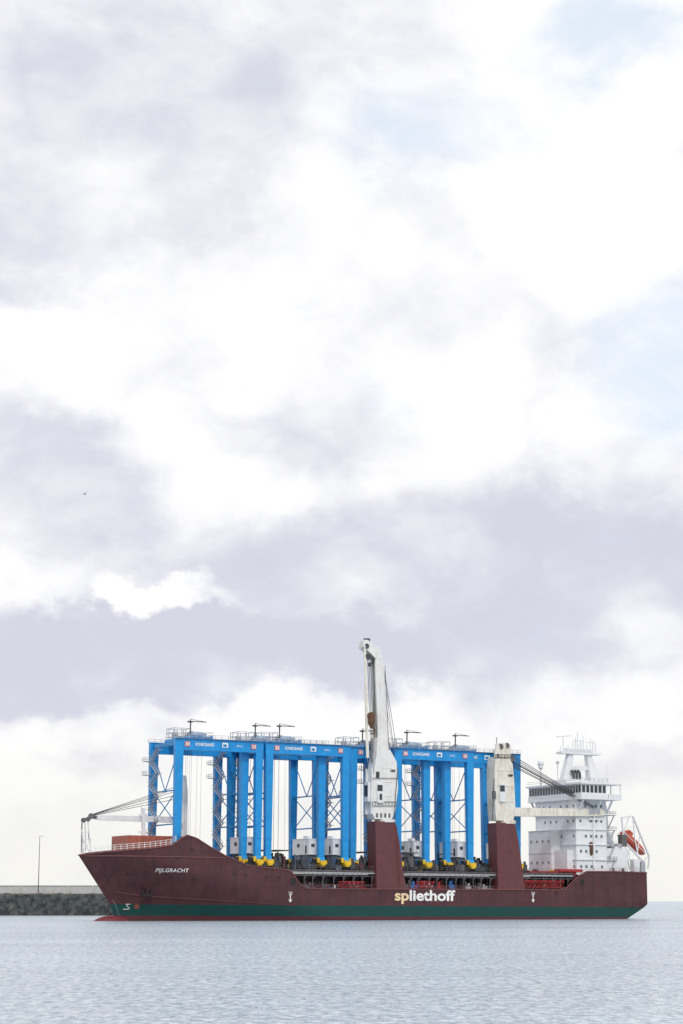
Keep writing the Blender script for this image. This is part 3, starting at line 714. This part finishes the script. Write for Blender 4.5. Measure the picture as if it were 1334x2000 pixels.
    m_=MB(); m_.box(SP-1.6,SP+1.4,4.2,14.6,4.4,8.5); m_.box(SP-1.7,SP+1.5,4.1,14.7,8.5,8.65); m_.box(SP-1.2,SP-.2,6,8.5,8.65,9.4); m_.box(SP-1.7,SP+1.5,4.1,14.7,4.2,4.4)
    for y in(7,9.5,12): m_.box(SP-1.68,SP-1.6,y,y+.12,4.4,8.5)
    eh=part(m_,'electrical_house',WHITE2)
    for bx_ in((SP-1.66,SP-1.6,5.5,6.4,4.5,6.7),(SP-1.66,SP-1.6,10,11.6,6.3,7.3),(SP-.8,SP+.2,4.13,4.2,6.3,7.2)):
        m_=MB(); m_.box(*bx_); part(m_,'louvre',DGREY,eh)
    m_=MB(); m_.box(SP-1.5,SP+1.3,4.6,8.6,.5,4.1); m_.box(SP-1.7,SP-1.5,5,8.2,1.2,3.6)
    for i in range(6): m_.box(SP-1.75,SP-1.7,5,8.2,1.3+i*.4,1.45+i*.4)
    part(m_,'generator_set',GENG)
    m_=MB(); m_.box(SP-1.3,SP+1.2,9.2,14,.3,4.1); m_.box(SP-2.3,SP-1.3,10,12.5,.3,1.9); part(m_,'fuel_tank',DGREY)
    m_=MB(); m_.cyl((3.0,.4,2.0),(3.7,.4,2.0),1.7,20); m_.bar((3.3,.4,.1),(3.3,.4,2),.4); m_.box(2.6,4.2,-.4,1.2,0,.4); part(m_,'cable_reel',DGREY)
    m_=MB(); m_.box(3.6,9.6,-1.0,W+1.0,ge+.25,ge+.6); m_.box(3.4,4.0,-.6,W+.6,ge+.2,ge+1.0); m_.box(9.2,9.8,-.6,W+.6,ge+.2,ge+1.0)
    tr=part(m_,'trolley',BLUE)
    m_=MB(); m_.cyl((4.6,2.2,ge+1.4),(7.6,2.2,ge+1.4),.8,14); m_.box(7.4,8.6,1.2,3.2,ge+.6,ge+1.9); m_.box(4.0,4.7,1.4,3.0,ge+.6,ge+2.3); part(m_,'hoist_drum',HOISTG,tr)
    m_=MB(); m_.box(4.6,7,5,7.4,ge+.6,ge+1.6); m_.box(5,6,5.2,6.5,ge+1.6,ge+2.2); part(m_,'hoist_motor',DIRTY,tr)
    m_=MB()
    for x in(4.0,6.4,9.0):
        for y in(W-4.5,W-1,W+.6): m_.bar((x,y,ge+.6),(x,y,ge+4.1),.16)
    for z in(ge+1.7,ge+2.9,ge+4.1):
        for y in(W-4.5,W+.6): m_.bar((4,y,z),(9,y,z),.14)
        for x in(4,9): m_.bar((x,W-4.5,z),(x,W+.6,z),.14)
    m_.box(4.4,5.6,W-3.6,W-2,ge+.6,ge+2.8); m_.box(6.8,8.2,W-2.4,W-.6,ge+.6,ge+2.2); part(m_,'equipment_frame',GREY,tr)
    m_=MB()
    for y in(-1.0,4.5,9,13):
        for x in(3.6,9.6): m_.bar((x,y,ge+.6),(x,y,ge+1.9),.09)
    for x in(3.6,9.6):
        for h in(1.2,1.9): m_.bar((x,-1,ge+h),(x,13,ge+h),.08)
    for h in(1.2,1.9): m_.bar((3.6,-1,ge+h),(9.6,-1,ge+h),.08)
    part(m_,'trolley_railing',GREY,tr)
    m_=MB(); m_.bar((3.9,1.4,ge+.6),(3.9,1.4,ge+4.9),.28); m_.bar((3.3,1.4,ge+4.9),(8.6,1.4,ge+4.9),.22); m_.bar((3.9,1.4,ge+5.5),(8.2,1.4,ge+4.95),.1); m_.bar((3.9,1.4,ge+4.9),(3.9,1.4,ge+5.5),.2); m_.box(3.1,4.4,1.1,1.7,ge+4.6,ge+5.0); part(m_,'service_jib',DGREY,tr)
    m_=MB(); 
    for x in(5,8.4):
        for y in(4,7,11,14): m_.bar((x,y,ge+.3),(x,y,5.5),.045)
    m_.box(4.6,8.8,3.6,14.4,5.0,5.3)
    part(m_,'hoist_rope',DIRTY,tr)
    m_=MB(); m_.box(SP*.5+.6,SP*.5+2.3,-.95,-.80,ge-2.0,ge-.7); part(m_,'logo_panel',WTXT)
    m_=MB(); m_.box(SP*.5+.85,SP*.5+1.9,-.99,-.955,ge-1.8,ge-1.1); part(m_,'logo_emblem',BLUE2)
    return g
def gname(g,num):
    for x0 in(1.4,SP-2.6):
        m_=MB(); m_.box(x0,x0+1.5,-.95,-.80,HG-2.1,HG-.7); pl=m_.obj('number_plate',PLATE,g)
        t=text(num,1.2,.95,.025); place_text(t,'number',WTXT,lambda a,b,x0=x0:(x0+.15+a,-.98,HG-1.87+b),pl)
    t=text('KONECRANES',5.4,.85,.02); place_text(t,'maker_lettering',WTXT,lambda a,b:(4.6+a,-.83,HG-1.8+b),g)
    t=text('RTG %s'%num[-1],1.6,.5,.01); place_text(t,'unit_mark',WTXT,lambda a,b:(SP*.5+5+a,-.83,HG-1.7+b),g)
def copy_thing(src,mw):
    new=src.copy(); COL.objects.link(new); new.matrix_world=mw
    def rec(o,p):
        for ch in list(o.children):
            c_=ch.copy(); COL.objects.link(c_); c_.parent=p; rec(ch,c_)
    rec(src,new); return new
spec=[(346,3.0,'33'),(523,3.0,'35'),(776,3.0,'30'),(475,5.4,'34'),(688,5.4,'31'),(872,5.4,'28')]
base=None; made=[]
for u,y,num in spec:
    mw=M@Matrix.Translation((sx(u,1600,y),y,zh+.02))
    if base is None: base=build_gantry(mw,num); g=base
    else: g=copy_thing(base,mw)
    made.append((g,num))
for g,num in made:
    gname(g,num); g["label"]="bright blue rubber-tyred gantry crane number %s standing on hatch covers"%num
# ================================================================= WATER
m,nt,b=newmat('sea_water'); N=nt.nodes.new; L=nt.links.new
b.inputs['Roughness'].default_value=.26; b.inputs['IOR'].default_value=1.5
tc=N('ShaderNodeTexCoord')
def wn(scale,det,vs,rg=.6):
    mp=N('ShaderNodeMapping'); mp.inputs['Scale'].default_value=vs; L(tc.outputs['Object'],mp.inputs[0])
    n=N('ShaderNodeTexNoise'); n.inputs['Scale'].default_value=scale; n.inputs['Detail'].default_value=det; n.inputs['Roughness'].default_value=rg; L(mp.outputs[0],n.inputs['Vector']); return n.outputs[0]
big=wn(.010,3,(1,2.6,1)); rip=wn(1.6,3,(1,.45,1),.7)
b1=N('ShaderNodeBump'); b1.inputs['Distance'].default_value=3.0; L(wn(.16,2,(1,1.0,1)),b1.inputs['Height']); b1.inputs['Strength'].default_value=1
b2=N('ShaderNodeBump'); b2.inputs['Distance'].default_value=1.1; L(rip,b2.inputs['Height']); L(b1.outputs[0],b2.inputs['Normal'])
mr=N('ShaderNodeMapRange'); L(big,mr.inputs[0]); mr.inputs[1].default_value=.35; mr.inputs[2].default_value=.65; mr.inputs[3].default_value=.4; mr.inputs[4].default_value=1; L(mr.outputs[0],b2.inputs['Strength'])
L(b2.outputs[0],b.inputs['Normal'])
mx=N('ShaderNodeMix'); mx.data_type='RGBA'; mr2=N('ShaderNodeMapRange'); mr2.inputs[1].default_value=.36; mr2.inputs[2].default_value=.64; L(rip,mr2.inputs[0]); L(mr2.outputs[0],mx.inputs[0]); mx.inputs[6].default_value=(.19,.27,.36,1); mx.inputs[7].default_value=(.64,.71,.77,1)  # ripple glints, dark troughs and pale sky sheen painted into the base colour
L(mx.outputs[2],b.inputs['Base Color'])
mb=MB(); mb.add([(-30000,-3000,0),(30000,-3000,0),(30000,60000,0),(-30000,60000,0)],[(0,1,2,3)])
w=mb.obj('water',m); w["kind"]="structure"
# ================================================================= BREAKWATER QUAY
qm,nt,b=newmat('wet_quay_stone'); N=nt.nodes.new; L=nt.links.new
tc=N('ShaderNodeTexCoord'); n=N('ShaderNodeTexNoise'); n.inputs['Scale'].default_value=.45; n.inputs['Detail'].default_value=7; n.inputs['Roughness'].default_value=.65; L(tc.outputs['Object'],n.inputs['Vector'])
cr=N('ShaderNodeValToRGB'); cr.color_ramp.elements[0].position=.38; cr.color_ramp.elements[0].color=(.022,.028,.030,1); cr.color_ramp.elements[1].position=.68; cr.color_ramp.elements[1].color=(.11,.12,.115,1); L(n.outputs[0],cr.inputs[0]); L(cr.outputs[0],b.inputs['Base Color']); b.inputs['Roughness'].default_value=.85
CONC=paint('pale_concrete',(.50,.50,.50),.8,.15,.3,(.3,.28,.25))
Q=Matrix.Translation((-140,190,0))
dep=D+190
mb=MB(); nx=190; xa_,xb_=-160,95; vs=[];fs=[]
prof2=[(0,-1.0),(.1,1.0),(.0,2.5),(.2,4.2),(.3,6.0),(.6,7.4),(1.2,7.8),(12,8.0)]
rr=random.Random(3)
for i in range(nx+1):
    x=lerp(xa_,xb_,i/nx)
    for j,(y,z) in enumerate(prof2): 
        vs.append((x+rr.uniform(-.4,.4),y+rr.uniform(-.6,.6)*(j<6),z+rr.uniform(-.4,.4)*(1<j<7)))
kq=len(prof2)
for i in range(nx):
    for j in range(kq-1): fs.append((i*kq+j,(i+1)*kq+j,(i+1)*kq+j+1,i*kq+j+1))
mb.add(vs,fs); mb.box(xa_,xb_,12,40,-1,7.9)
q=mb.obj('quay',qm,mw=Q); q["kind"]="structure"
mb=MB(); mb.box(xa_,xb_,10,11.2,7.7,10.7); mb.box(xa_,xb_,9.8,11.4,10.7,11.0)
x=xa_
while x<xb_: mb.box(x,x+.5,9.7,10,7.7,10.7); x+=9
q=mb.obj('harbour_wall',CONC,mw=Q); q["label"]="long pale concrete parapet wall on top of the breakwater"; q["category"]="wall"
mb=MB()
for i in range(260):
    x=rr.uniform(-20,40); y=rr.uniform(2.5,8); s_=rr.uniform(.25,.7); z=7.7
    mt=Matrix.Rotation(rr.uniform(0,3),3,'Z')
    mb.ell((x,y,z+s_*.4),(s_,s_*.8,s_*rr.uniform(.5,1.1)),5,3,0,mt)
q=mb.obj('rubble',paint('pale_rubble',(.36,.35,.30),.9,.4),mw=Q); q["kind"]="stuff"; q["label"]="pale loose rubble along the breakwater edge"; q["category"]="rubble"
def wp(u,v,dep_): 
    d=ray(u,v); t=dep_/d.y; return CAM+d*t
pb=wp(75,1731,dep+8); pt=wp(78,1634,dep+8)
lp=empty('street_lamp',Matrix.Translation((pb.x,pb.y,7.8)),'tall thin grey lamp pole standing on the breakwater','street lamp')
hp=pt.z-7.8
mb=MB(); mb.cyl((0,0,0),(0,0,hp),.18,8,.10); mb.cyl((0,0,0),(0,0,.5),.4,8); mb.obj('pole',DIRTY,lp)
mb=MB(); mb.bar((-.2,0,hp),(1.0,0,hp+.25),.14); mb.frus((1.0,0,hp+.1),(1.0,0,hp+.35),(.7,.3),(.5,.2)); mb.obj('lamp_head',GREY,lp)
pbd=wp(165,965,330)
mb=MB(); mb.ell((0,0,0),(.28,.09,.09),8,6); mb.add([(-.08,0,.04),(.1,0,.04),(0,-.65,.2),(-.1,-.62,.2)],[(0,1,2,3)]); mb.add([(-.08,0,.04),(.1,0,.04),(0,.65,.2),(-.1,.62,.2)],[(0,3,2,1)]); mb.add([(.2,0,0),(.42,.08,0),(.42,-.08,0)],[(0,1,2)])
bd=mb.obj('seabird',DGREY,mw=Matrix.Translation(pbd)@Matrix.Rotation(.9,4,'Z')); bd["label"]="small dark seabird gliding high in the cloudy sky"; bd["category"]="bird"
# ================================================================= WORLD
wd=bpy.data.worlds.new("World"); sc.world=wd; wd.use_nodes=True; nt=wd.node_tree; nt.nodes.clear(); N=nt.nodes.new; L=nt.links.new
out=N('ShaderNodeOutputWorld')
SUN_EL=math.radians(42); SUN_AZ=math.radians(172)
sky=N('ShaderNodeTexSky'); sky.sky_type='NISHITA'; sky.sun_disc=False; sky.sun_elevation=SUN_EL; sky.sun_rotation=SUN_AZ
bg1=N('ShaderNodeBackground'); bg1.inputs[1].default_value=.15; L(sky.outputs[0],bg1.inputs[0])
tc=N('ShaderNodeTexCoord'); DIR=tc.outputs['Generated']
def vmath(op,a,b=None,sc_=None):
    n=N('ShaderNodeVectorMath'); n.operation=op
    for i,val in((0,a),(1,b)):
        if val is None: continue
        if isinstance(val,tuple): n.inputs[i].default_value=val
        else: L(val,n.inputs[i])
    if sc_ is not None: n.inputs['Scale'].default_value=sc_
    return n
def mth(op,a,b=None,clamp=False):
    n=N('ShaderNodeMath'); n.operation=op; n.use_clamp=clamp
    for i,val in((0,a),(1,b)):
        if val is None: continue
        if isinstance(val,(int,float)): n.inputs[i].default_value=val
        else: L(val,n.inputs[i])
    return n.outputs[0]
def wnoise(scale,det,rough=.55,vs=(1,1,1),off=(0,0,0),dist=0):
    mp=N('ShaderNodeMapping'); mp.inputs['Scale'].default_value=vs; mp.inputs['Location'].default_value=off; L(DIR,mp.inputs[0])
    n=N('ShaderNodeTexNoise'); n.inputs['Scale'].default_value=scale; n.inputs['Detail'].default_value=det; n.inputs['Roughness'].default_value=rough; n.inputs['Distortion'].default_value=dist
    L(mp.outputs[0],n.inputs['Vector']); return n
na=wnoise(10,6,.58,(1,1,1.3))
PW=vmath('ADD',DIR,vmath('SCALE',vmath('SUBTRACT',na.outputs[1],(.5,.5,.5)).outputs[0],None,.10).outputs[0]).outputs[0]
vo=N('ShaderNodeTexVoronoi'); vo.feature='F1'; vo.inputs['Scale'].default_value=19
L(PW,vo.inputs['Vector'])
def blobs(lst,soft=1.4):
    acc=None
    for e in lst:
        u,v,ru,rv,wt=e[:5]; hard=e[5] if len(e)>5 else .2
        d=ray(u,v).normalized()
        s1=vmath('SUBTRACT',PW,(d.x,0,d.z)); s2=vmath('MULTIPLY',s1.outputs[0],(F/ru,0,F/rv)); ln=vmath('LENGTH',s2.outputs[0])
        mr_=N('ShaderNodeMapRange'); mr_.interpolation_type='SMOOTHSTEP'; mr_.inputs[1].default_value=hard; mr_.inputs[2].default_value=soft if hard<.4 else 1.15; mr_.inputs[3].default_value=wt; mr_.inputs[4].default_value=0
        L(ln.outputs['Value'],mr_.inputs[0])
        acc=mr_.outputs[0] if acc is None else mth('ADD',acc,mr_.outputs[0])
    return acc
grey=blobs([(130,230,480,280,.42,.7),(560,90,340,170,.28),(50,590,150,50,.4),(90,960,360,170,.55,.5),(300,1285,560,105,.72,.7),(900,1150,700,215,.66,.6),(620,840,200,110,.38),(1150,970,330,120,.30,.6),
            (1300,290,90,90,.35),(740,620,170,80,.2),(150,1500,260,40,.4),(1270,1490,170,55,.55),(285,1165,160,42,-.9,.5),(1270,1240,150,60,-.3),(380,930,90,90,-.35,.3),(1100,300,200,270,-.45,.6),(90,670,100,60,-.35,.4)])
blue=blobs([(1150,40,110,90,.75),(860,240,190,130,.6),(1290,700,150,200,.8),(1290,10,80,50,.5),(220,490,120,30,.4),(760,770,110,90,.3)],1.6)
nf=wnoise(20,6,.60,(1,1,1.5),(7,2,5),.3)
fb=mth('ADD',mth('MULTIPLY',mth('SUBTRACT',nf.outputs[0],.5),1.25),mth('MULTIPLY',mth('SUBTRACT',vo.outputs['Distance'],.43),.65))
G=mth('ADD',grey,fb)
mrg=N('ShaderNodeMapRange'); mrg.interpolation_type='SMOOTHSTEP'; mrg.inputs[1].default_value=-.15; mrg.inputs[2].default_value=1.05; L(G,mrg.inputs[0])
mixc=N('ShaderNodeMix'); mixc.data_type='RGBA'; L(mrg.outputs[0],mixc.inputs[0]); mixc.inputs[6].default_value=(1.03,1.03,1.035,1); mixc.inputs[7].default_value=(.675,.685,.79,1)
sp=N('ShaderNodeSeparateXYZ'); L(DIR,sp.inputs[0])
hz=N('ShaderNodeMapRange'); hz.interpolation_type='SMOOTHSTEP'; hz.inputs[1].default_value=.015; hz.inputs[2].default_value=.105; hz.inputs[3].default_value=.75; hz.inputs[4].default_value=0; L(sp.outputs[2],hz.inputs[0])
mh=N('ShaderNodeMix'); mh.data_type='RGBA'; L(hz.outputs[0],mh.inputs[0]); L(mixc.outputs[2],mh.inputs[6]); mh.inputs[7].default_value=(.915,.905,.85,1)
bg2=N('ShaderNodeBackground'); bg2.inputs[1].default_value=1.0; L(mh.outputs[2],bg2.inputs[0])
bg3=N('ShaderNodeBackground'); bg3.inputs[0].default_value=(.80,.89,1.0,1); bg3.inputs[1].default_value=1.0
ms0=N('ShaderNodeMixShader'); ms0.inputs[0].default_value=.88; L(bg1.outputs[0],ms0.inputs[1]); L(bg3.outputs[0],ms0.inputs[2])
Bf=mth('ADD',blue,mth('MULTIPLY',mth('SUBTRACT',nf.outputs[0],.5),1.5))
mrb=N('ShaderNodeMapRange'); mrb.interpolation_type='SMOOTHSTEP'; mrb.inputs[1].default_value=.1; mrb.inputs[2].default_value=1.0; mrb.inputs[4].default_value=.9; L(Bf,mrb.inputs[0])
ms=N('ShaderNodeMixShader'); L(mrb.outputs[0],ms.inputs[0]); L(bg2.outputs[0],ms.inputs[1]); L(ms0.outputs[0],ms.inputs[2]); L(ms.outputs[0],out.inputs[0])
sl=bpy.data.lights.new('sun','SUN'); sl.energy=1.4; sl.angle=math.radians(10); sl.color=(1,.97,.92)
so=bpy.data.objects.new('sun',sl); COL.objects.link(so)
sd=Vector((math.sin(SUN_AZ)*math.cos(SUN_EL),math.cos(SUN_AZ)*math.cos(SUN_EL),math.sin(SUN_EL)))
so.rotation_euler=sd.to_track_quat('Z','Y').to_euler(); so.location=(100,-200,300)
# ================================================================= CAMERA
cd=bpy.data.cameras.new('camera'); co=bpy.data.objects.new('camera',cd); COL.objects.link(co)
co.location=CAM; co.rotation_euler=(math.pi/2+TH,0,0)
cd.sensor_fit='VERTICAL'; cd.sensor_height=36; cd.sensor_width=24; cd.lens=F/2000*36; cd.clip_end=90000; cd.clip_start=1
sc.camera=co
sc.view_settings.view_transform='Standard'; sc.view_settings.look='None'; sc.view_settings.exposure=0
